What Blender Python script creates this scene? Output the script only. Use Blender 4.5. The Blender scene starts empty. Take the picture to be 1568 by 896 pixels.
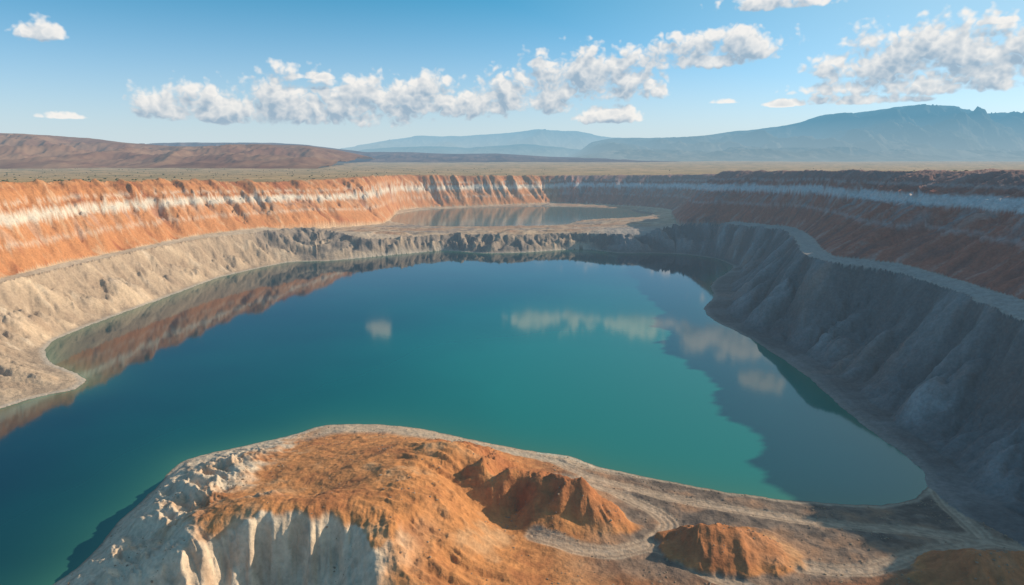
import bpy, math, numpy as np
from mathutils import Vector
f4=np.float32
CAMH=120.0; FPX=1060.0; PITCH=math.atan2(208.0,FPX)
SP,CP=math.sin(PITCH),math.cos(PITCH)
def unproject(u,v,h=0.0):  # image pixel projected back through the camera onto height h
    x=(u-784)/FPX; y=(448-v)/FPX
    dz=-SP+y*CP; dy=CP+y*SP
    t=(h-CAMH)/dz
    return (x*t,dy*t,h)
# ---------------------------------------------------------------- noise
rng=np.random.RandomState(7)
ang=rng.rand(256,256)*2*np.pi
GX=np.cos(ang).astype(f4); GY=np.sin(ang).astype(f4)
def perlin(x,y,seed=0):
    x=np.asarray(x,dtype=np.float64)+seed*17.31; y=np.asarray(y,dtype=np.float64)+seed*9.73
    xi=np.floor(x); yi=np.floor(y)
    xf=(x-xi).astype(f4); yf=(y-yi).astype(f4)
    xi=xi.astype(np.int64)&255; yi=yi.astype(np.int64)&255
    x1=(xi+1)&255; y1=(yi+1)&255
    u=xf*xf*xf*(xf*(xf*6-15)+10); v=yf*yf*yf*(yf*(yf*6-15)+10)
    a=GX[xi,yi]*xf+GY[xi,yi]*yf
    b=GX[x1,yi]*(xf-1)+GY[x1,yi]*yf
    c=GX[xi,y1]*xf+GY[xi,y1]*(yf-1)
    d=GX[x1,y1]*(xf-1)+GY[x1,y1]*(yf-1)
    return ((a+(b-a)*u)*(1-v)+(c+(d-c)*u)*v)*1.4
def fbm(x,y,o=4,seed=0,g=0.5):
    s=0;a=1;n=0
    for i in range(o):
        s=s+a*perlin(x*2**i,y*2**i,seed+i*3); n+=a; a*=g
    return s/n
def ridged(x,y,o=4,seed=0,g=0.5):
    s=0;a=1;n=0
    for i in range(o):
        s=s+a*(1-2*np.abs(perlin(x*2**i,y*2**i,seed+i*5))); n+=a; a*=g
    return s/n
def sm(a,b,x):
    t=np.clip((x-a)/(b-a),0,1); return t*t*(3-2*t)
# ---------------------------------------------------------------- outlines read off image pixels, back-projected through the camera
W=[(-300,-60,0),(-300,100,0),(-285,230,0),(-262,290,0)]
W+=[unproject(u,v) for u,v in [(0,625),(60,608),(115,596),(131,582),(118,571),(78,556),(70,538),(85,520),(165,488),(250,457),(340,424),(440,402),(500,400),(545,396),(620,389),(680,384),(740,388),(800,387),(860,383),(900,382),(950,388),(1000,388),(1050,390),(1095,396),(1122,407),(1116,416),(1096,428),(1088,440),(1093,455),(1078,472),(1090,489),(1140,514),(1190,545),(1240,580),(1290,625),(1340,665),(1390,700),(1415,725),(1420,745)]]
W+=[unproject(1480,790,3),unproject(1568,835,4),(140,150,5),(140,60,6),(140,-60,6)]
B=[(-350,-60,36),(-350,300,36),(-350,380,36),(-350,463,35),(-351,551,35),(-344,630,35),(-333,732,34),(-297,819,32),(-256,891,30),(-215,880,24),(-181,856,20),(-123,900,18),(-74,931,18),(-3,915,18),(67,940,18),(117,913,20),(171,898,20),(190,905,28),(220,911,34),(259,868,38),(274,793,42),(280,713,46),(244,589,50),(218,517,50),(210,462,51),(232,427,51),(233,375,51),(227,329,51),(220,290,51),(215,220,50),(205,130,48),(200,-60,45)]
T=[(-360,-60,37),(-360,300,37),(-361,463,36),(-362,551,36),(-355,630,36),(-345,735,36),(-318,825,35),(-285,900,33),(-262,980,30),(-235,1060,22),(-215,1150,15),(-225,1300,13),(-235,1450,12),(-180,1540,10),(-60,1600,10),(60,1665,10),(100,1690,10),(200,1640,10),(290,1560,10),(330,1450,12),(300,1300,16),(260,1100,25),(240,1000,31),(235,925,36),(270,875,40),(286,800,44),(292,715,48),(258,592,52),(232,515,53),(222,470,53),(244,430,54),(244,375,54),(240,325,54),(232,285,54),(226,215,53),(214,120,50),(210,-60,48)]
R=[(-420,-60,104),(-420,250,103),(-418,455,102),(-414,566,99.3),(-413,650,97.5),(-408,750,94.7),(-388,860,91),(-344,960,86.6),(-334,1020,85),(-310,1085,84),(-300,1180,84),(-275,1300,83.9),(-262,1500,81),(-230,1600,79),(-120,1680,76),(0,1745,74),(68,1790,72.8),(230,1740,75),(380,1600,80),(440,1350,88),(400,1200,93),(340,1121,97.6),(336,900,102),(336,700,106.6),(340,465,110.7),(335,300,112),(325,150,112),(320,-60,112)]
Fs=[unproject(u,v) for u,v in [(1420,745),(1400,765),(1350,774),(1300,773),(1200,765),(1100,752),(1000,733),(920,715),(870,699),(830,693),(760,681),(700,668),(640,656),(580,650),(500,651),(455,664),(400,677),(340,690),(285,703),(262,722),(215,770),(180,800),(150,840),(80,895)]]
F=Fs+[(-150,140,0),(-165,60,0),(-170,-60,0),(300,-60,0),(300,170,0),unproject(1700,790,0),unproject(1500,745,0)]
P=[unproject(u,v,8) for u,v in [(592,331),(640,322),(720,318),(820,316),(900,317),(960,320),(1003,326),(985,333),(900,337),(860,345),(780,347),(700,348),(640,346),(600,340)]]
ROADS=[[unproject(u,v,3) for u,v in l] for l in [
 [(700,682),(780,692),(850,703),(900,728),(1000,752),(1100,772),(1250,797),(1400,815),(1600,850)],
 [(860,735),(940,755),(1005,782),(1027,802),(1000,832),(940,850),(880,846),(820,830)],
 [(1000,832),(1100,890),(1200,930)],[(1000,838),(1200,868),(1330,878),(1420,850),(1500,835)],
 [(1500,822),(1458,775),(1440,745),(1412,705),(1350,650),(1290,605),(1240,560),(1190,530)]]]
# ---------------------------------------------------------------- polar site grid
AZ0,AZ1=math.radians(-57),math.radians(57)
K=3
NA=500*K+1
rc=np.concatenate([np.geomspace(62,2200,340),np.geomspace(2200,45000,70)[1:]])
NRc=len(rc); rf=np.interp(np.arange((NRc-1)*K+1)/K,np.arange(NRc),rc); NR=len(rf)
ac=np.linspace(AZ0,AZ1,500+1); af=np.linspace(AZ0,AZ1,NA)
Ac,Rc=np.meshgrid(ac,rc); Xc=(Rc*np.sin(Ac)).astype(f4); Yc=(Rc*np.cos(Ac)).astype(f4)
Af,Rf=np.meshgrid(af,rf); X=(Rf*np.sin(Af)).astype(f4); Y=(Rf*np.cos(Af)).astype(f4)
def up(a):
    i=np.arange(NR)/K; i0=np.minimum(i.astype(int),NRc-2); fi=(i-i0).astype(f4)[:,None]
    b=a[i0]*(1-fi)+a[i0+1]*fi
    j=np.arange(NA)/K; j0=np.minimum(j.astype(int),a.shape[1]-2); fj=(j-j0).astype(f4)[None]
    return b[:,j0]*(1-fj)+b[:,j0+1]*fj
def smooth(pts,n=3):
    p=np.array(pts,float); N=len(p); out=[]
    for i in range(N-1):
        a,b,c,d=p[max(i-1,0)],p[i],p[i+1],p[min(i+2,N-1)]
        for k in range(n):
            t=k/n
            cr=0.5*(2*b+(c-a)*t+(2*a-5*b+4*c-d)*t*t+(-a+3*b-3*c+d)*t**3)
            out.append(0.6*cr+0.4*(b+(c-b)*t))
    out.append(p[-1])
    return np.array(out)
def field(pts,closed=True,n=3,crossing=True):
    q=smooth(pts,n)
    M=len(q); best=np.full(Xc.shape,1e12,f4); hh=np.zeros_like(Xc); ss=np.zeros_like(Xc)
    ins=np.zeros(Xc.shape,bool); s0=0
    for i in range(M if closed else M-1):
        a=q[i]; b=q[(i+1)%M]
        dx,dy=b[0]-a[0],b[1]-a[1]; L2=dx*dx+dy*dy
        if L2<1e-6: continue
        if not (closed and i==M-1 and crossing=='open'):
            t=np.clip(((Xc-a[0])*dx+(Yc-a[1])*dy)/L2,0,1)
            d=(Xc-a[0]-t*dx)**2+(Yc-a[1]-t*dy)**2
            m=d<best
            best=np.where(m,d,best); hh=np.where(m,a[2]+(b[2]-a[2])*t,hh); ss=np.where(m,s0+t*math.sqrt(L2),ss)
        s0+=math.sqrt(L2)
        if closed and dy!=0:
            c=((a[1]>Yc)!=(b[1]>Yc))&(Xc<dx*(Yc-a[1])/dy+a[0]); ins^=c
    d=np.sqrt(best)
    if closed: d=np.where(ins,-d,d)
    return d,hh,ss
sdWc,hWc,sWc=field(W,crossing='open'); sdBc,hBc,sBc=field(B,crossing='open')
sdTc,hTc,sTc=field(T,crossing='open'); sdRc,hRc,sRc=field(R,crossing='open')
sdFc,_,sFc=field(F); sdPc,_,_=field(P+[P[0]])
rd=None
for r_ in ROADS:
    d,_,_=field(r_,closed=False); rd=d if rd is None else np.minimum(rd,d)
sdW,hW,sdB,hB,sB,sdT,hT,sT,sdR,hR,sR,sdF,sdP,road=[up(a) for a in (sdWc,hWc,sdBc,hBc,sBc,sdTc,hTc,sTc,sdRc,hRc,sRc,sdFc,sdPc,rd)]
# irregular natural edges
n60=fbm(X/60,Y/60,3,1); n14=fbm(X/14,Y/14,4,2); n5=fbm(X/4.5,Y/4.5,4,3)
east=sm(70,150,X)
sdW=sdW+n14*1.8+n5*0.5; sdF=sdF+n14*1.3+n5*0.6; sdP=sdP+n14*3
sRw=sR+n14*4+n60*6
notch=ridged(sRw/60,Y*0+0.3,3,4,.4)
rimcut=(notch-0.25)*13
sdR=sdR+rimcut*(1-0.65*east)+n14*1.2
sdB=sdB+n60*3+ridged(sB/30,Y*0+.7,3,9)*4*(1-.5*east)+n14*1.5
near0=lambda a:np.maximum(a,0.01)
# upper wall
dT,dR=near0(sdT),near0(-sdR); tU=dT/(dT+dR)
prof=tU-0.05*np.sin(tU*np.pi*2)
stepn=sm(.50,.56,tU)-sm(.44,.62,tU)
prof=prof+stepn*0.12
h_up=hT+(hR-hT)*prof
env=np.clip(np.sin(np.pi*np.clip(tU,0,1)),0,1)**0.6
gul=ridged(sRw/46,tU*0.6,4,11,0.55)
gul2=ridged(sRw/10,tU*1.0,3,13,.55)
h_up=h_up+env*((gul-0.3)*(21-6*east)+(gul2-0.2)*4.8)+n5*0.5
tz=(h_up-hT)/np.maximum(hR-hT,5)
# bench
dB,dT2=near0(sdB),near0(-sdT); tM=dB/(dB+dT2)
h_m=hB+(hT-hB)*tM+n60*0.8+n14*0.6+n5*0.25
broad=np.clip(dT2/40,0,1)*np.clip(dB/25,0,1)*sm(820,900,Y)
h_m=h_m+broad*(fbm(X/22,Y/22,4,21)*4.0)
h_m=np.where(Y>860,np.minimum(h_m,8.3+np.clip(sdP,-30,3)*0.3+np.maximum(sdP-3,0)*0.06+np.maximum(n14,0)*2.5),h_m)
# lower slope : rounded buttresses parted by sharp gullies
dW,dB2=near0(sdW),near0(-sdB); tL=dW/(dW+dB2)
beach=0.10+0.14*east
tl=np.clip((tL-beach)/(1-beach),0,1)
envL=np.clip(np.sin(np.pi*tl),0,1)**0.55
sBw=sB+n14*4+n60*12
dam=sm(770,830,Y)*(1-east*0.5)
lam=40.0
gl=-ridged(sBw/lam+tl*.5,tl*0.6,3,31,0.5)
gl2=ridged(sBw/9,tl*1.2,3,33,.55)
gl3=ridged(sBw/20,tl*1.2,4,35,.55)
h_l=hW+(hB-hW)*(tl**(1.1-0.5*dam))+np.minimum(dW,15)*0.09
ampB=np.maximum(hB/45,.75)
h_l=h_l+envL*((gl+0.15)*(15+2.5*east)*ampB+(gl2-0.2)*(5.2-1.4*east)+(gl3-.25)*(7*dam+4*(1-east)*(1-dam)))+n5*0.4*np.clip(dW/6,0,1)
# ---------------------------------------------------------------- foreground peninsula (thin plate)
FC=[(500,666,2.0),(560,664,2.2),(640,669,3.5),(690,676,4),(760,690,4),(830,705,2.5),
 (660,684,15),(600,692,15),(700,692,17),(740,706,17),(780,722,16),(815,738,14),(860,748,10),(550,680,8),(500,682,6),
 (430,694,6),(380,705,8),(400,730,11),(460,740,14),(500,760,17),(420,765,17),(340,765,15),(560,740,19),(600,722,19),
 (340,708,6),(300,735,9),(300,785,15),(250,835,13),(200,872,8),(262,740,4),(210,800,5),(160,860,4),
 (500,782,24),(450,788,24),(400,796,23),(350,815,20),(300,850,16),(250,893,11),
 (450,897,8),(400,897,8),(510,897,9),(560,840,20),(620,890,15),
 (600,790,20),(670,760,18),(650,850,15),(750,855,8),(700,800,13),(735,762,8),(715,728,11),(770,748,7),(745,722,13),
 (800,805,5),(790,775,5),(840,840,5),(900,860,4),(980,800,3),(960,740,2),(1050,770,2.2),(1150,785,2.5),(1250,800,2.5),(1350,800,2.5),
 (1100,890,4),(950,895,5),(800,895,7),(700,897,11),(1250,850,3),(1300,880,4),(1450,890,5),(1400,790,2)]
C=[unproject(*c) for c in FC]+[(a,b,0.0) for a,b,_ in Fs]
C+=[unproject(1480,790,3),unproject(1568,835,4),(140,150,5),(140,60,8),(-40,120,6),(-110,140,2),(40,110,9),(0,60,8),(-100,70,4),(90,100,8)]
C=np.array(C); cx,cy,ch=C[:,0]/100,C[:,1]/100,C[:,2]
N=len(C)
r2=(cx[:,None]-cx)**2+(cy[:,None]-cy)**2
Km=0.5*r2*np.log(r2+1e-9)
Am=np.zeros((N+3,N+3)); Am[:N,:N]=Km+np.eye(N)*3e-4; Am[:N,N]=1;Am[:N,N+1]=cx;Am[:N,N+2]=cy;Am[N:,:N]=Am[:N,N:].T
wv=np.linalg.solve(Am,np.concatenate([ch,[0,0,0]]))
def tps(x,y):
    x=x/100;y=y/100
    o=wv[N]+wv[N+1]*x+wv[N+2]*y
    for i in range(N):
        q=(x-f4(cx[i]))**2+(y-f4(cy[i]))**2
        o=o+f4(0.5*wv[i])*q*np.log(q+1e-9)
    o=np.where(o>19,19+5.5*np.tanh((o-19)/9),o)   # flat-topped remnant, limited crest height
    return o
mF=(sdW<4)&(sdF<6)&(Rf<600)
fx,fy=X[mF],Y[mF]
nm=n14[mF]; n5f=n5[mF]
# the chalk scarp is deeply fluted: sample the landform through a warped position
cl=np.exp(-(((fx+56)/30)**4+((fy-166)/15)**2))
flut=ridged(fx/13+fy/60,fy/60,3,45,.5)
flut2=ridged(fx/4.2+fy/50,fy/30,3,49,.5)
fyw=fy-cl*((flut-.1)*9+(flut2-.1)*2.6)
base=tps(fx,fyw)
gx=(tps(fx+1.5,fyw)-base)/1.5; gy=(tps(fx,fyw+1.5)-base)/1.5
stp=np.clip(np.sqrt(gx*gx+gy*gy),0,2)
mo=[]
MO=[(unproject(885,752,12.5),17,11,-0.5,8.5,4),(unproject(1080,802,12),25,15,-0.10,9.5,8),(unproject(1500,850,14),36,17,0.1,10.0,14)]
for k_,(c,a,b,rot,H,rl) in enumerate(MO):
    wx=fx+fbm(fx/9,fy/9,3,90+k_)*4.5; wy=fy+fbm(fx/9,fy/9,3,95+k_)*4.5
    dx,dy=wx-c[0],wy-c[1]; co,si=math.cos(rot),math.sin(rot)
    ex,ey=(dx*co+dy*si),(-dx*si+dy*co)
    exr=np.where(ex>0,np.maximum(ex-rl,0)*.62,ex)
    q=np.sqrt((exr/b)**2+(ey/b)**2)
    crest=H*(1-.35*np.clip(ex/(rl*2.5),0,1))
    qq=np.maximum(q,.05)
    rill=ridged(exr/b/qq*2.0+q*.4,ey/b/qq*2.0+ex*.06,3,81+k_)
    hgt=crest*np.clip(1.0-q,0,1)**1.12+(rill-.3)*1.3*np.clip(q*(1.0-q)*4,0,1)*(.5+.5*sm(-.3,.3,fbm(fx/15,fy/15,2,97)))
    mo.append(np.where(q<1.0,np.maximum(hgt,0),0))
msum=sum(mo)
rg=ridged(fx/20+nm*.25,fy/20,5,41,0.5); rg2=ridged(fx/5,fy/5,3,43)
west=sm(-84,-104,fx+nm*5)
shoulder=sm(-62,-78,fx)*sm(.3,.8,stp)
chal=ridged((fx*.75+fy*.66)/13+nm*.25,(fx*.66-fy*.75)/34,4,46,.55)
chal2=ridged((fx*.75+fy*.66)/4.5+nm*.3,(fx*.66-fy*.75)/16,3,50,.5)
wm_=np.clip(np.maximum(west,shoulder),0,1)*np.clip(base/8,0,1)
rmask=sm(-52,-30,fx)*sm(35,5,fx)*np.clip((base-4)/7,0,1)
rills=ridged(fy/8+fx/40+nm*.35,fx/28,4,47,.55)
scarp=np.exp(-(((fx+4+(fy-238)*.9)/11)**2))*sm(205,225,fy)*sm(268,252,fy)
scg=ridged((fx-fy)/9+nm*.3,(fx+fy)/22,4,48,.55)
hill=np.clip((base-6)/8,0,1)
hF=base+msum+(rg-0.3)*(0.35+.45*hill+stp*2.2)*(1-.6*wm_)*(1-.6*cl)+(rg2-.2)*(0.12+stp*0.5)+nm*0.4+n5f*0.22+(flut2-.2)*1.5*cl+(flut-.2)*1.5*cl+(chal-.3)*5.5*wm_+(chal2-.3)*1.5*wm_+(rills-.25)*2.3*rmask+scarp*(scg-.3)*3.6
inner=np.clip(-sdF[mF]/5,0,1)
rdF=road[mF]; offm=sm(1.0,.2,msum); flat=sm(4.5,1.8,rdF)*offm
hF=hF*(1-flat)+(base-0.25)*flat+flat*0.12*np.cos(rdF*3.2)
hF=np.maximum(hF,0.25)*inner
hFull=np.full(X.shape,-3.0,f4)
hFull[mF]=hF
hFull=np.where(mF,np.where(sdF<0,np.maximum(hFull,np.minimum(-sdF*0.2,0.6)),-sdF*0.25),-3)
# ---------------------------------------------------------------- compose
plain=84+fbm(X/900,Y/900,4,51)*6
k=np.exp(-np.maximum(sdR,0)/1500)
h_p=hR*k+plain*(1-k)+fbm(X/120,Y/120,5,52)*3.0*np.clip(sdR/60,0,1)*(1-.85*east*np.exp(-np.maximum(sdR,0)/900))+n14*0.4
h_p=h_p-1.8*np.exp(-np.maximum(sdR,0)/5)
Z=np.where(sdR>0,h_p,np.where(sdT>0,h_up,np.where(sdB>0,h_m,np.where(sdW>0,h_l,np.where(sdF<0,hFull,np.minimum(sdW,-sdF*1)*0.25)))))
lakebed=(sdW<=0)&(sdF>=0)
Z=np.where(lakebed,np.maximum(np.maximum(sdW,-sdF)*0.25,-3),Z)
Z=np.where((sdB<=0)&(sdW>0),np.maximum(Z,np.minimum(sdW*.12,.8)),Z).astype(f4)
# ---------------------------------------------------------------- albedo
def col(*c): return np.array(c,f4)
def mixc(a,b,t): return a+(b-a)*t[...,None]
orange=col(.50,.215,.085); rust=col(.35,.12,.05); cream=col(.59,.435,.29); pale=col(.64,.55,.44); tan=col(.42,.28,.17)
red=col(.42,.145,.09); grey=col(.27,.245,.23); paleE=col(.60,.57,.54); dgrey=col(.13,.12,.11)
sh=X.shape
O=np.ones(sh+(1,),f4)
streak=fbm(sRw/11,tU*2.0,4,61); streakf=fbm(sRw/3,tU*3,3,62)
big=fbm(X/80,Y/80,3,63)
cw=mixc(O*orange,rust,sm(-.1,.45,streak+big*.6-(gul-.2)*.4-(gul2-.2)*.15))
cw=mixc(cw,col(.58,.38,.23),sm(.1,.6,-streak+streakf*.4)*.75)
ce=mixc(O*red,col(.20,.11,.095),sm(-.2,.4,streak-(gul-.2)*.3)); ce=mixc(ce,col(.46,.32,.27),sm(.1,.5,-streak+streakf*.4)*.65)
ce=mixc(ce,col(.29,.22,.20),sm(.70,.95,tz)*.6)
bc=0.60+0.03*fbm(X/120,Y/120,2,64)+0.06*east
tzb=tz-streak*.03
band=sm(.080,.050,np.abs(tzb-bc)+streakf*.015)
band2=sm(.025,.012,np.abs(tzb-bc-.17)+streakf*.012)*.5+sm(.03,.015,np.abs(tzb-bc+.30)+streakf*.02)*.4
dk=sm(.022,.010,np.abs(tzb-bc-.105)+streakf*.01)*.5+sm(.022,.010,np.abs(tzb-.93)+streakf*.01)*.5
run=sm(.0,.1,bc-tz)*sm(.42,.1,bc-tz)*sm(.1,.5,streak+.2)*.55
cw=mixc(cw,rust*.8,np.clip(dk,0,1))
cw=mixc(cw,pale,np.clip(band+band2+run*.5,0,1)); ce=mixc(ce,paleE,np.clip(band*.95+band2*.6+run*.6,0,1))
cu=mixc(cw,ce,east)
# bench
cm=mixc(O*cream,tan,sm(-.3,.4,fbm(X/20,Y/20,4,65))); cm=mixc(cm,col(.40,.24,.15),broad*sm(-.2,.3,big+n14*.5)); cm=mixc(cm,col(.28,.22,.18),broad*sm(0,.4,-big+n14*.6))
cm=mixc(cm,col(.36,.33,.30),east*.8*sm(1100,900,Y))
# lower
sl=fbm(sBw/12,tl*2.0,4,66)
gully_shade=sm(.0,-.7,gl)  # shade of the gullies painted into the albedo as darkening
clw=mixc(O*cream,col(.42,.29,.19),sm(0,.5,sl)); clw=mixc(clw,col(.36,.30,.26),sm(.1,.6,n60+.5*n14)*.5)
clw=mixc(clw,col(.32,.23,.16),np.clip(gully_shade*.7+sm(.1,-.5,gl2)*.35,0,1))
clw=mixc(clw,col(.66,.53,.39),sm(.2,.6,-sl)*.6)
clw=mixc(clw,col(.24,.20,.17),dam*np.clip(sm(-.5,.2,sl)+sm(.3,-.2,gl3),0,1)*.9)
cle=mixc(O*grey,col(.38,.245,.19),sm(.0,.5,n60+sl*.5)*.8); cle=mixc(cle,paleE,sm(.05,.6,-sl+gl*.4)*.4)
cle=mixc(cle,col(.125,.11,.105),gully_shade*.75)
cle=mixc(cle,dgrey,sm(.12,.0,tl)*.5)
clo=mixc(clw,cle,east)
salt=sm(5,1,dW+n5)*(hW<.3)
clo=mixc(clo,col(.52,.45,.36),salt*(1-.7*east)*.8)
# plateau
cp=mixc(O*col(.50,.32,.15),col(.32,.215,.10),sm(-.2,.4,fbm(X/150,Y/60,5,67)))
cp=mixc(cp,col(.15,.14,.055),sm(.0,.3,fbm(X/60,Y/25,4,68))*.7)
cp=mixc(cp,col(.55,.35,.17),sm(.1,.45,fbm(X/220,Y/90,4,69))*.7)
cp=mixc(cp,cu*0.9,np.exp(-np.maximum(sdR,0)/8))
# foreground
cf=np.zeros(sh+(3,),f4)
b=fbm(fx/22,fy/22,4,71); b2=fbm(fx/5,fy/5,4,72)
O2=np.ones((len(fx),1),f4)
wcl=sm(.75,1.2,stp)*sm(-20,-45,fx)*.5
wt=np.clip(np.maximum(np.maximum(wcl,cl*1.8*sm(.3,.8,stp+nm*.3)),shoulder*.9)+sm(-86,-98,fx+b*14+b2*7)*1.0,0,1)
flatg=sm(6.5,3.5,base+b*1.5)*sm(0,40,fx)
o=mixc(O2*col(.54,.235,.085),col(.38,.15,.058),sm(-.1,.5,b+b2*.5)); o=mixc(o,col(.56,.34,.18),sm(.1,.5,-b+b2*.3)*.7)
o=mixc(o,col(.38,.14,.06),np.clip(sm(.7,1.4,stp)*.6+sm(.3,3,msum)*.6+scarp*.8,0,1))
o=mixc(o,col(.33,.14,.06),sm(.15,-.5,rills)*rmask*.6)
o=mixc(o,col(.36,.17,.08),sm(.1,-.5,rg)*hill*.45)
fg=mixc(O2*col(.22,.165,.125),col(.13,.10,.08),sm(-.2,.4,b2+b)); fg=mixc(fg,col(.40,.22,.12),sm(-.1,.4,-b)*.8)
o=mixc(o,fg,flatg*offm)
ch_=mixc(O2*col(.66,.52,.37),col(.50,.37,.26),sm(-.1,.5,b2)); ch_=mixc(ch_,col(.54,.29,.14),sm(.0,.4,b)*.55)
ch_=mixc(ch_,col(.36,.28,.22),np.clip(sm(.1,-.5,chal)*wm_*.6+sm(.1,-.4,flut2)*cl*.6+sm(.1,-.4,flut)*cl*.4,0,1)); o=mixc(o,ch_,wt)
rut=.5+.5*np.cos(rdF*3.2)
o=mixc(o,mixc(O2*col(.50,.37,.26),col(.34,.245,.17),rut),sm(4.6,2.4,rdF+b2*1.5)*.88*offm)
sd_=-sdF[mF]
bw=4+9*sm(235,275,fy)
o=mixc(o,col(.50,.405,.295),sm(bw*1.6,bw*.9,sd_+b*4)*.85*sm(60,10,fx)*sm(-95,-80,fx)+sm(4,2,sd_+b*2)*.6*((fx>10)|(fx<-85)))
o=mixc(o,col(.15,.11,.08),sm(1.2,.3,sd_)*.7)
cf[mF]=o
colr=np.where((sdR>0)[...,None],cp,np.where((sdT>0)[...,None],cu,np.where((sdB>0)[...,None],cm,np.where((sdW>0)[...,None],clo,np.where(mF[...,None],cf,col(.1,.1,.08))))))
er=(sdW>0)&(sdB<0)
rr=(sm(5,2.5,road+n5)*er)[...,None]
colr=colr*(1-rr*.4)+col(.27,.245,.22)*rr*.4
br=((sdB>0)&(sdT<=0)&(Y<900))
rr=(sm(1.0,2.5,dB)*sm(1.0,2.5,dT2)*br)[...,None]
colr=colr*(1-rr*.5)+(col(.55,.46,.35)*(1-east[...,None])+col(.34,.32,.30)*east[...,None])*rr*.5
colr=np.clip(colr*(1+n5[...,None]*.25),0.01,.8)
# ---------------------------------------------------------------- materials
def newmat(n):
    m=bpy.data.materials.new(n); m.use_nodes=True; nt=m.node_tree
    for x in list(nt.nodes): nt.nodes.remove(x)
    return m,nt
def N_(nt,t,**k):
    n=nt.nodes.new(t)
    for a,v in k.items(): setattr(n,a,v)
    return n
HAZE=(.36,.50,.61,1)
def haze_mix(nt,shader,scale,add=0.0,color=HAZE,base=None):  # aerial haze painted into the material: emission growing with distance from origin
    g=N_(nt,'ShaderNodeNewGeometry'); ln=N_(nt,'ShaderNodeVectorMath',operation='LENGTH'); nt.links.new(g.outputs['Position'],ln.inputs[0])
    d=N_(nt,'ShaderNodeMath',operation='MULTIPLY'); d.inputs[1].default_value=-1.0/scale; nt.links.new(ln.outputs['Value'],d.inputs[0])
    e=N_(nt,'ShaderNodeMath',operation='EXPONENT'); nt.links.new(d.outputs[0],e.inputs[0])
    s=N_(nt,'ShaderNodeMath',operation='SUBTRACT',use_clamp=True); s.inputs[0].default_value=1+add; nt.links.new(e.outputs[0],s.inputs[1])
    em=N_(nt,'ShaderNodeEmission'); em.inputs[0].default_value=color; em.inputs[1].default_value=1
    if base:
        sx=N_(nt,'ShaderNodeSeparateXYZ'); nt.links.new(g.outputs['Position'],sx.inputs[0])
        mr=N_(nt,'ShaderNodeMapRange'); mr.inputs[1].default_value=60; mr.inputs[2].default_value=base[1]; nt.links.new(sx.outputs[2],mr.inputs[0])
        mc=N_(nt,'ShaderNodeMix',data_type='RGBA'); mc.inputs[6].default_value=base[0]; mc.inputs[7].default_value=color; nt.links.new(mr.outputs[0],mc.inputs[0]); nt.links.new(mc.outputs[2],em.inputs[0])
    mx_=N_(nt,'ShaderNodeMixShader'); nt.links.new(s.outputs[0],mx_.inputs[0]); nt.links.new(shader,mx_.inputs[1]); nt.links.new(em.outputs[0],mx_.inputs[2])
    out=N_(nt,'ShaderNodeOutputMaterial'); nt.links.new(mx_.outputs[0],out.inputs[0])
def earth_mat():
    m,nt=newmat('eroded_earth'); L=nt.links.new
    at=N_(nt,'ShaderNodeAttribute',attribute_name='albedo'); g=N_(nt,'ShaderNodeNewGeometry')
    n1=N_(nt,'ShaderNodeTexNoise'); n1.inputs['Scale'].default_value=.6; n1.inputs['Detail'].default_value=4; n1.inputs['Roughness'].default_value=.65
    L(g.outputs['Position'],n1.inputs['Vector'])
    mr=N_(nt,'ShaderNodeMapRange'); mr.inputs[1].default_value=.3; mr.inputs[2].default_value=.7; mr.inputs[3].default_value=.80; mr.inputs[4].default_value=1.16
    L(n1.outputs[0],mr.inputs[0])
    vm=N_(nt,'ShaderNodeVectorMath',operation='SCALE'); L(at.outputs['Color'],vm.inputs[0]); L(mr.outputs[0],vm.inputs['Scale'])
    n2=N_(nt,'ShaderNodeTexNoise'); n2.inputs['Scale'].default_value=.3; n2.inputs['Detail'].default_value=5; n2.inputs['Roughness'].default_value=.62
    L(g.outputs['Position'],n2.inputs['Vector'])
    bp=N_(nt,'ShaderNodeBump'); bp.inputs['Strength'].default_value=.7; bp.inputs['Distance'].default_value=1.4; L(n2.outputs[0],bp.inputs['Height'])
    p=N_(nt,'ShaderNodeBsdfPrincipled'); p.inputs['Roughness'].default_value=.95; p.inputs['Specular IOR Level'].default_value=.1
    L(vm.outputs[0],p.inputs['Base Color']); L(bp.outputs[0],p.inputs['Normal'])
    haze_mix(nt,p.outputs[0],7500)
    return m
EARTH=earth_mat()
# ---------------------------------------------------------------- mesh builder
def mesh_from(name,verts,faces,mat,colors=None,attr='albedo',fattr=None):
    me=bpy.data.meshes.new(name); nv=len(verts); nf=len(faces); k=faces.shape[1]
    me.vertices.add(nv); me.vertices.foreach_set('co',verts.astype(f4).ravel())
    me.loops.add(nf*k); me.loops.foreach_set('vertex_index',faces.astype(np.int32).ravel())
    me.polygons.add(nf); me.polygons.foreach_set('loop_start',np.arange(0,nf*k,k,dtype=np.int32))
    me.polygons.foreach_set('loop_total',np.full(nf,k,np.int32))
    me.polygons.foreach_set('use_smooth',np.ones(nf,bool))
    if colors is not None:
        a=me.attributes.new(attr,'FLOAT_COLOR','POINT'); c4=np.ones((nv,4),f4); c4[:,:3]=colors; a.data.foreach_set('color',c4.ravel())
    if fattr:
        for n_,v_ in fattr.items():
            a=me.attributes.new(n_,'FLOAT','POINT'); a.data.foreach_set('value',v_.astype(f4).ravel())
    me.update(calc_edges=True); me.materials.append(mat)
    o=bpy.data.objects.new(name,me); bpy.context.scene.collection.objects.link(o); return o
def gridfaces(nr,na):
    i=np.arange(nr-1)[:,None]*na+np.arange(na-1)[None]
    i=i.ravel(); return np.stack([i,i+1,i+na+1,i+na],1)[:,::-1]
V=np.stack([X,Y,Z],-1).reshape(-1,3); CF=colr.reshape(-1,3)
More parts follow.
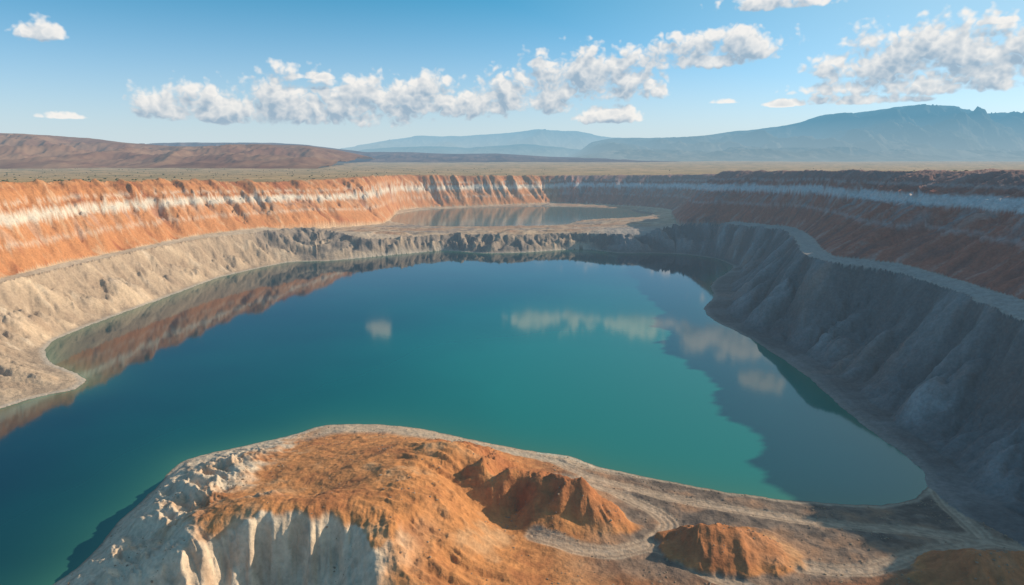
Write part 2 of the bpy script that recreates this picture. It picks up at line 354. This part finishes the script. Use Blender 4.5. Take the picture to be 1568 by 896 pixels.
Fc=gridfaces(NR,NA)
cls=np.full(X.shape,1,np.int8)
cls[sdR>0]=0
cls[(sdT<=0)&(sdB>0)]=2
cls[(sdW<=0)]=3
m3=np.zeros(X.shape,np.int8); tmp=np.zeros(len(fx),np.int8); tmp[(rdF<3)&(msum<.5)]=4
for i,h_ in enumerate(mo): tmp[h_>0.4]=5+i
m3[mF]=tmp; cls=np.where((m3>0)&(cls==3),m3,cls)
cls[(lakebed)&(Z<-1.5)]=-1
fcl=cls.ravel()[Fc[:,0]]
for c_,nm_ in [(0,'ground'),(1,'quarry_wall'),(2,'quarry_bench'),(3,'eroded_hill'),(4,'dirt_road'),(5,'dirt_mound'),(6,'dirt_mound'),(7,'dirt_mound')]:
    fs=Fc[fcl==c_]
    if len(fs)==0: continue
    ids,inv=np.unique(fs,return_inverse=True)
    mesh_from(nm_,V[ids],inv.reshape(fs.shape),EARTH,CF[ids])
def ground_z(x,y):
    r=np.hypot(x,y); a=np.arctan2(x,y)
    i=np.interp(r,rf,np.arange(NR)); j=(a-AZ0)/(AZ1-AZ0)*(NA-1)
    i=np.clip(i,0,NR-1.001);j=np.clip(j,0,NA-1.001); i0=i.astype(int);j0=j.astype(int);fi=i-i0;fj=j-j0
    return (Z[i0,j0]*(1-fi)+Z[i0+1,j0]*fi)*(1-fj)+(Z[i0,j0+1]*(1-fi)+Z[i0+1,j0+1]*fi)*fj
# ---------------------------------------------------------------- water
def water_mat(name,deep,mid,shallow,rough):
    m,nt=newmat(name); L=nt.links.new
    g=N_(nt,'ShaderNodeNewGeometry'); at=N_(nt,'ShaderNodeAttribute',attribute_name='shallow'); at2=N_(nt,'ShaderNodeAttribute',attribute_name='silt')
    n=N_(nt,'ShaderNodeTexNoise'); n.inputs['Scale'].default_value=.009; n.inputs['Detail'].default_value=3; L(g.outputs['Position'],n.inputs['Vector'])
    ad=N_(nt,'ShaderNodeMath',operation='MULTIPLY_ADD'); ad.inputs[1].default_value=.5; L(n.outputs[0],ad.inputs[0]); L(at2.outputs['Fac'],ad.inputs[2])
    sb=N_(nt,'ShaderNodeMath',operation='SUBTRACT',use_clamp=True); sb.inputs[1].default_value=.25; L(ad.outputs[0],sb.inputs[0])
    m1=N_(nt,'ShaderNodeMix',data_type='RGBA'); m1.inputs[6].default_value=deep; m1.inputs[7].default_value=mid; L(sb.outputs[0],m1.inputs[0])
    m2=N_(nt,'ShaderNodeMix',data_type='RGBA'); L(m1.outputs[2],m2.inputs[6]); m2.inputs[7].default_value=shallow; L(at.outputs['Fac'],m2.inputs[0])
    p=N_(nt,'ShaderNodeBsdfPrincipled'); p.inputs['Roughness'].default_value=rough; p.inputs['IOR'].default_value=1.36
    L(m2.outputs[2],p.inputs['Base Color'])
    w=N_(nt,'ShaderNodeTexNoise'); w.inputs['Scale'].default_value=.25; w.inputs['Detail'].default_value=3; L(g.outputs['Position'],w.inputs['Vector'])
    bp=N_(nt,'ShaderNodeBump'); bp.inputs['Strength'].default_value=.12; bp.inputs['Distance'].default_value=.035; L(w.outputs[0],bp.inputs['Height']); L(bp.outputs[0],p.inputs['Normal'])
    haze_mix(nt,p.outputs[0],12000)
    return m
sdL=np.maximum(sdWc,-sdFc)
ins=(sdL<25)&(sdBc<0)
Fw=gridfaces(NRc,Ac.shape[1])
def water(name,mask,z,sd,silt,mat):
    fs=Fw[mask.ravel()[Fw].all(1)]
    ids,inv=np.unique(fs,return_inverse=True)
    v=np.stack([Xc.ravel()[ids],Yc.ravel()[ids],np.full(len(ids),z)],1)
    mesh_from(name,v,inv.reshape(fs.shape),mat,None,fattr={'shallow':(0.75*np.exp(-np.maximum(-sd,0)/12)).ravel()[ids],'silt':silt.ravel()[ids]})
silt=np.exp(-(((Xc-60)/175)**2+((Yc-340)/270)**2))*1.15
water('lake',ins,0.0,sdL,silt,water_mat('lake_water',(.001,.020,.036,1),(.003,.190,.160,1),(.05,.19,.12,1),.05))
water('pond',sdPc<14,8.0,sdPc,silt*0+.6,water_mat('pond_water',(.04,.07,.05,1),(.085,.13,.085,1),(.12,.14,.09,1),.10))
# ---------------------------------------------------------------- hills and mountains
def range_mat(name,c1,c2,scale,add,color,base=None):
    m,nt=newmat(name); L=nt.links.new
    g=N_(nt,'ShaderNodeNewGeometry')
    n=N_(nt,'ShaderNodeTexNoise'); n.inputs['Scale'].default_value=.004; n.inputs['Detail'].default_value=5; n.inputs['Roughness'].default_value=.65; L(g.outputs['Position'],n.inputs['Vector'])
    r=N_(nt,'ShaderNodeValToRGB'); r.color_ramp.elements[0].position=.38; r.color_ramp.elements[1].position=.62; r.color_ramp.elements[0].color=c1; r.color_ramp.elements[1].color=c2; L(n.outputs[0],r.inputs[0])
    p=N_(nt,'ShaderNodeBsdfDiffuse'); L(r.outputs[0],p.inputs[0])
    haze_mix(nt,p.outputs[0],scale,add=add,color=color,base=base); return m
def mrange(name,prof,dist,front,back,seed,mat,rough,sil=.02,z0=70,spur=500.):
    us=np.array([p[0] for p in prof],float); vs=np.array([p[1] for p in prof],float)
    na=900; nd=110
    uu=np.linspace(us[0],us[-1],na); vv=np.interp(uu,us,vs)
    kk=np.ones(9)/9; vv=np.convolve(np.pad(vv,4,mode='edge'),kk,'valid')
    x=(uu-784)/FPX; y=(448-vv)/FPX; dy=CP+y*SP; dz=-SP+y*CP
    tx=x/dy; top=CAMH+dist*dz/dy
    top=top+fbm(uu/40,uu*0+.5,5,seed)*sil*np.maximum(top-z0,20)
    d=np.concatenate([np.linspace(-front,0,80),np.linspace(0,back,31)[1:]])
    D,TX=np.meshgrid(d,tx,indexing='ij'); YY=dist+D; XX=TX*(dist+D*.6)
    s=np.where(D<0,1+D/front,1-D/back); s=np.clip(s,0,1)
    sp=ridged(XX/spur,YY/(spur*2.2),5,seed+3,.55)
    shp=s**1.25
    e=np.clip(np.sin(np.pi*np.clip(s,0,1)),0,1)
    ZZ=z0+(top[None]-z0)*(shp+rough*(sp-.3)*e*.9)
    ZZ=np.minimum(ZZ,z0+(top[None]-z0)*(1 - (1-s)*.25)); ZZ=ZZ-(1-np.clip(s*12,0,1))*12
    v=np.stack([XX,YY,ZZ],-1).reshape(-1,3)
    return mesh_from(name,v,gridfaces(len(d),na),mat)
PB=(.42,.58,.67,1)
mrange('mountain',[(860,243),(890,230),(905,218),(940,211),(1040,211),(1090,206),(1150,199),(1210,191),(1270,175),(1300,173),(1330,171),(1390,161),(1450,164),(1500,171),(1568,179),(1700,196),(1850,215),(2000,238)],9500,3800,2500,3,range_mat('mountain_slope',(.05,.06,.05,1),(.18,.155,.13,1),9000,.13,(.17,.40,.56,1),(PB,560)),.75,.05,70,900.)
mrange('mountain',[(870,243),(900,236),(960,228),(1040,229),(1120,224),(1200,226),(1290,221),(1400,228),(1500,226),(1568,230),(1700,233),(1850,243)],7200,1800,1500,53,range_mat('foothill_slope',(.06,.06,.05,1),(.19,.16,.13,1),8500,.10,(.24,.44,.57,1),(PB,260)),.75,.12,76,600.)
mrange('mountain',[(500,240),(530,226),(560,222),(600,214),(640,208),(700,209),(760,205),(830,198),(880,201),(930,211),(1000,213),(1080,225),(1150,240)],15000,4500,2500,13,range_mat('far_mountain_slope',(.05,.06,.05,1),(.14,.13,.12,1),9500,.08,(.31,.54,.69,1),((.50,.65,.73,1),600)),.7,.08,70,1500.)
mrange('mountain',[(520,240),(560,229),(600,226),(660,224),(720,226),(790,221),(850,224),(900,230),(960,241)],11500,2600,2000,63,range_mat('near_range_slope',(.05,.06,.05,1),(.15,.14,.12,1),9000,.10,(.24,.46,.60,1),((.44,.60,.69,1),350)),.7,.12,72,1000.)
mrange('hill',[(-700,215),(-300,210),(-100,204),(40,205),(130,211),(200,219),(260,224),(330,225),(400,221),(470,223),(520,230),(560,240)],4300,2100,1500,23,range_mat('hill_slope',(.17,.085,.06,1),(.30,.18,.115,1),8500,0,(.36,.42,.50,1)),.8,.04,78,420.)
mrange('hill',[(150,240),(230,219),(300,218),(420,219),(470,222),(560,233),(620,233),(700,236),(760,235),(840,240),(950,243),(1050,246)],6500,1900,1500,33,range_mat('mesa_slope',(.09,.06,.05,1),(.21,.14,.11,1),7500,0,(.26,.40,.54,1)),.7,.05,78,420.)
# ---------------------------------------------------------------- scrub and rubble (one object each)
def leafmat(name,c):
    m,nt=newmat(name); p=N_(nt,'ShaderNodeBsdfPrincipled'); g=N_(nt,'ShaderNodeNewGeometry'); n=N_(nt,'ShaderNodeTexNoise'); n.inputs['Scale'].default_value=.3
    nt.links.new(g.outputs['Position'],n.inputs['Vector']); r=N_(nt,'ShaderNodeValToRGB'); r.color_ramp.elements[0].color=(c[0]*.6,c[1]*.6,c[2]*.6,1); r.color_ramp.elements[1].color=(c[0]*1.4,c[1]*1.4,c[2]*1.4,1)
    nt.links.new(n.outputs[0],r.inputs[0]); nt.links.new(r.outputs[0],p.inputs['Base Color']); p.inputs['Roughness'].default_value=.95
    haze_mix(nt,p.outputs[0],9500); return m
import bmesh
def scatter(name,pts,sizes,flat,mat,seed,sub=1,jit=.35):
    bm=bmesh.new(); bmesh.ops.create_icosphere(bm,subdivisions=sub,radius=1); bm.verts.ensure_lookup_table()
    bv=np.array([v.co[:] for v in bm.verts]); bf=np.array([[v.index for v in f.verts] for f in bm.faces]); bm.free()
    rs=np.random.RandomState(seed); n=len(pts); k=len(bv)
    v=bv[None]*(1+rs.uniform(-jit,jit,(n,k,1))); sc=sizes[:,None,None]*np.stack([rs.uniform(.7,1.3,n),rs.uniform(.7,1.3,n),rs.uniform(.6,1.1,n)*flat],1)[:,None]
    v=v*sc; a=rs.rand(n)*6.28; c,s=np.cos(a)[:,None],np.sin(a)[:,None]
    x=v[...,0]*c-v[...,1]*s; y=v[...,0]*s+v[...,1]*c; v=np.stack([x,y,v[...,2]],-1)+pts[:,None]
    f=(bf[None]+np.arange(n)[:,None,None]*k)
    o=mesh_from(name,v.reshape(-1,3),f.reshape(-1,3),mat); 
    o.data.polygons.foreach_set('use_smooth',np.zeros(len(o.data.polygons),bool)); return o
rs=np.random.RandomState(5)
n=8000; r=np.exp(rs.uniform(math.log(450),math.log(2600),n)); a=rs.uniform(math.radians(-48),math.radians(48),n)
px,py=r*np.sin(a),r*np.cos(a)
i=np.interp(r,rf,np.arange(NR)).astype(int); j=((a-AZ0)/(AZ1-AZ0)*(NA-1)).astype(int)
ok=(sdR[i,j]>15)&(perlin(px/90,py/50,77)+rs.uniform(-.5,.5,n)>.25)&((px<0)|(rs.rand(n)<.2))
px,py=px[ok],py[ok]; sz=rs.uniform(.6,2.0,len(px))
scatter('scrub',np.stack([px,py,ground_z(px,py)+sz*.3],1),sz,.7,leafmat('scrub_leaves',(.07,.08,.03)),3)
n=60000; px=rs.uniform(-140,180,n); py=rs.uniform(110,320,n)
r=np.hypot(px,py); a=np.arctan2(px,py); ok=(np.abs(a)<math.radians(50)); px,py,r,a=px[ok],py[ok],r[ok],a[ok]
i=np.interp(r,rf,np.arange(NR)).astype(int); j=((a-AZ0)/(AZ1-AZ0)*(NA-1)).astype(int)
ok=(sdF[i,j]<-1.5)&(sdW[i,j]<0)&(road[i,j]>2.5)&(perlin(px/12,py/12,79)+rs.uniform(-.6,.6,len(px))>.55-.3*(px>10))
px,py=px[ok],py[ok]; sz=.10+.35*rs.rand(len(px))**6
scatter('rubble',np.stack([px,py,ground_z(px,py)+sz*.15],1),sz,.75,leafmat('rubble_stone',(.32,.22,.14)),4,jit=.3)
# ---------------------------------------------------------------- light, world
SUN_AZ=math.radians(73); SUN_EL=math.radians(25.5)   # azimuth from +Y toward +X
sd=Vector((math.sin(SUN_AZ)*math.cos(SUN_EL),math.cos(SUN_AZ)*math.cos(SUN_EL),math.sin(SUN_EL)))
sl_=bpy.data.lights.new('sun','SUN'); sl_.energy=5.0; sl_.angle=math.radians(.5); sl_.color=(1,.84,.64)
so=bpy.data.objects.new('sun',sl_); so.rotation_euler=sd.to_track_quat('Z','Y').to_euler(); bpy.context.scene.collection.objects.link(so)
w=bpy.data.worlds.new('World'); bpy.context.scene.world=w; w.use_nodes=True; nt=w.node_tree
try:
    w.cycles.sampling_method='MANUAL'; w.cycles.sample_map_resolution=256
except Exception as e: print(e)
for x in list(nt.nodes): nt.nodes.remove(x)
L=nt.links.new
sky=N_(nt,'ShaderNodeTexSky',sky_type='NISHITA'); sky.sun_disc=False; sky.sun_elevation=SUN_EL; sky.sun_rotation=SUN_AZ; sky.air_density=1.0; sky.dust_density=.8; sky.ozone_density=3.0; sky.altitude=600
tc=N_(nt,'ShaderNodeTexCoord'); sx=N_(nt,'ShaderNodeSeparateXYZ'); L(tc.outputs['Generated'],sx.inputs[0])
def M(op,a,b=None,c=None,clamp=False):
    n=N_(nt,'ShaderNodeMath',operation=op,use_clamp=clamp)
    for i,v in enumerate((a,b,c)):
        if v is None: continue
        if isinstance(v,(int,float)): n.inputs[i].default_value=v
        else: L(v,n.inputs[i])
    return n.outputs[0]
def VM(op,a,b=None,out=0):
    n=N_(nt,'ShaderNodeVectorMath',operation=op)
    for i,v in enumerate((a,b)):
        if v is None: continue
        if isinstance(v,tuple): n.inputs[i].default_value=v
        else: L(v,n.inputs[i])
    return n.outputs[out]
az=M('ARCTAN2',sx.outputs[0],sx.outputs[1]); el=M('ARCSINE',sx.outputs[2])
cb=N_(nt,'ShaderNodeCombineXYZ'); L(az,cb.inputs[0]); L(el,cb.inputs[1])
def ae(u,v):
    x=(u-784)/FPX;y=(448-v)/FPX; dy=CP+y*SP;dz=-SP+y*CP
    return math.atan2(x,dy),math.atan2(dz,math.hypot(x,dy))
CL=[(265,158,42,28),(345,165,55,26),(455,155,85,40),(560,160,85,38),(640,150,60,36),(725,152,75,32),(850,122,65,42),(915,120,75,40),(800,148,65,30),
 (1000,88,48,22),(1060,80,62,28),(1140,70,52,24),(1190,2,65,14),(1310,100,48,24),(1370,84,58,36),(1440,75,58,32),(1520,72,78,38),(1400,128,100,20),(1540,104,65,20),
 (57,49,24,14),(100,177,20,6),(935,177,36,14),(1105,155,16,5),(1530,32,24,6),(1215,158,26,6),(480,117,30,6),(1320,152,60,9),
 (1150,-75,70,30),(1215,-150,30,18),(1010,-45,55,18),(560,-48,20,12),(860,-35,60,18)]
def density(pvec):
    cur=None
    for (u,v,rx,ry) in CL:
        a0,e0=ae(u,v+ry*.35); a=VM('SUBTRACT',pvec,(a0,e0,0)); s_=(FPX/rx*.80,FPX/ry*.76)
        b1=VM('MULTIPLY',a,(s_[0],s_[1],0)); b2=VM('MULTIPLY',b1,(-1,-2.8,0)); c=VM('MAXIMUM',b1,b2)
        dd=VM('DOT_PRODUCT',c,c,out=1)
        cur=dd if cur is None else M('MINIMUM',cur,dd)
    mask=M('SUBTRACT',1.0,cur); mask=M('MAXIMUM',mask,-2.0)
    q=VM('MULTIPLY',pvec,(1,1.15,1))
    n1=N_(nt,'ShaderNodeTexNoise',noise_dimensions='2D'); n1.inputs['Scale'].default_value=24; n1.inputs['Detail'].default_value=6; n1.inputs['Roughness'].default_value=.5; L(q,n1.inputs['Vector'])
    n2=N_(nt,'ShaderNodeTexNoise',noise_dimensions='2D'); n2.inputs['Scale'].default_value=46; n2.inputs['Detail'].default_value=2; n2.inputs['Roughness'].default_value=.5; L(q,n2.inputs['Vector'])
    bil=M('ABSOLUTE',M('SUBTRACT',n2.outputs[0],.5))
    nn=M('MULTIPLY_ADD',n1.outputs[0],3.0,-1.45); vv=M('MULTIPLY_ADD',bil,3.2,-.22)
    return mask,M('ADD',M('MULTIPLY_ADD',mask,.95,.0),M('ADD',nn,vv))
k0,d0=density(cb.outputs[0]); k1,d1=density(VM('ADD',cb.outputs[0],(.005,.013,0)))
mr=N_(nt,'ShaderNodeMapRange',interpolation_type='SMOOTHSTEP'); mr.inputs[1].default_value=-.15; mr.inputs[2].default_value=.75; mr.inputs[3].default_value=0; mr.inputs[4].default_value=.92; L(d0,mr.inputs[0])
lit=M('SUBTRACT',d0,d1); lit=M('MULTIPLY_ADD',lit,.60,.36,clamp=True)
thin=M('MULTIPLY_ADD',d0,-.30,.26); lit=M('ADD',lit,thin,clamp=True)
cr=N_(nt,'ShaderNodeMix',data_type='RGBA'); cr.inputs[6].default_value=(.34,.46,.58,1); cr.inputs[7].default_value=(.98,.94,.89,1); L(lit,cr.inputs[0])
tn=N_(nt,'ShaderNodeMapRange'); tn.inputs[1].default_value=0; tn.inputs[2].default_value=.21; L(sx.outputs[2],tn.inputs[0])
tint=N_(nt,'ShaderNodeMix',data_type='RGBA'); tint.inputs[6].default_value=(1.05,1.12,1.40,1); tint.inputs[7].default_value=(.12,.86,1.0,1); L(tn.outputs[0],tint.inputs[0])
mulc=N_(nt,'ShaderNodeMix',data_type='RGBA',blend_type='MULTIPLY'); mulc.inputs[0].default_value=1; L(sky.outputs[0],mulc.inputs[6]); L(tint.outputs[2],mulc.inputs[7])
bg=N_(nt,'ShaderNodeBackground'); bg.inputs[1].default_value=.125; L(mulc.outputs[2],bg.inputs[0])
dts=VM('DOT_PRODUCT',tc.outputs['Generated'],tuple(sd),out=1)
gl_=M('MULTIPLY',M('POWER',M('MAXIMUM',dts,0.0),2.1),.98)
lowz=M('POWER',M('SUBTRACT',1.0,M('ABSOLUTE',sx.outputs[2]),clamp=True),10.0); lowz=M('MULTIPLY',lowz,.95)
hz=M('MAXIMUM',gl_,lowz)
bgh=N_(nt,'ShaderNodeBackground'); bgh.inputs[0].default_value=(.63,.75,.81,1); bgh.inputs[1].default_value=.99
m0=N_(nt,'ShaderNodeMixShader'); L(hz,m0.inputs[0]); L(bg.outputs[0],m0.inputs[1]); L(bgh.outputs[0],m0.inputs[2])
bg2=N_(nt,'ShaderNodeBackground'); bg2.inputs[1].default_value=.97; L(cr.outputs[2],bg2.inputs[0])
ms=N_(nt,'ShaderNodeMixShader'); L(mr.outputs[0],ms.inputs[0]); L(m0.outputs[0],ms.inputs[1]); L(bg2.outputs[0],ms.inputs[2])
wo=N_(nt,'ShaderNodeOutputWorld'); L(ms.outputs[0],wo.inputs[0])
# ---------------------------------------------------------------- camera
cam=bpy.data.cameras.new('camera'); cam.sensor_width=36; cam.lens=36*FPX/1568; cam.clip_start=1; cam.clip_end=100000
co=bpy.data.objects.new('camera',cam); co.location=(0,0,CAMH); co.rotation_euler=(math.pi/2-PITCH,0,0)
bpy.context.scene.collection.objects.link(co); sc=bpy.context.scene; sc.camera=co
sc.view_settings.view_transform='Standard'; sc.view_settings.look='None'; sc.view_settings.exposure=0
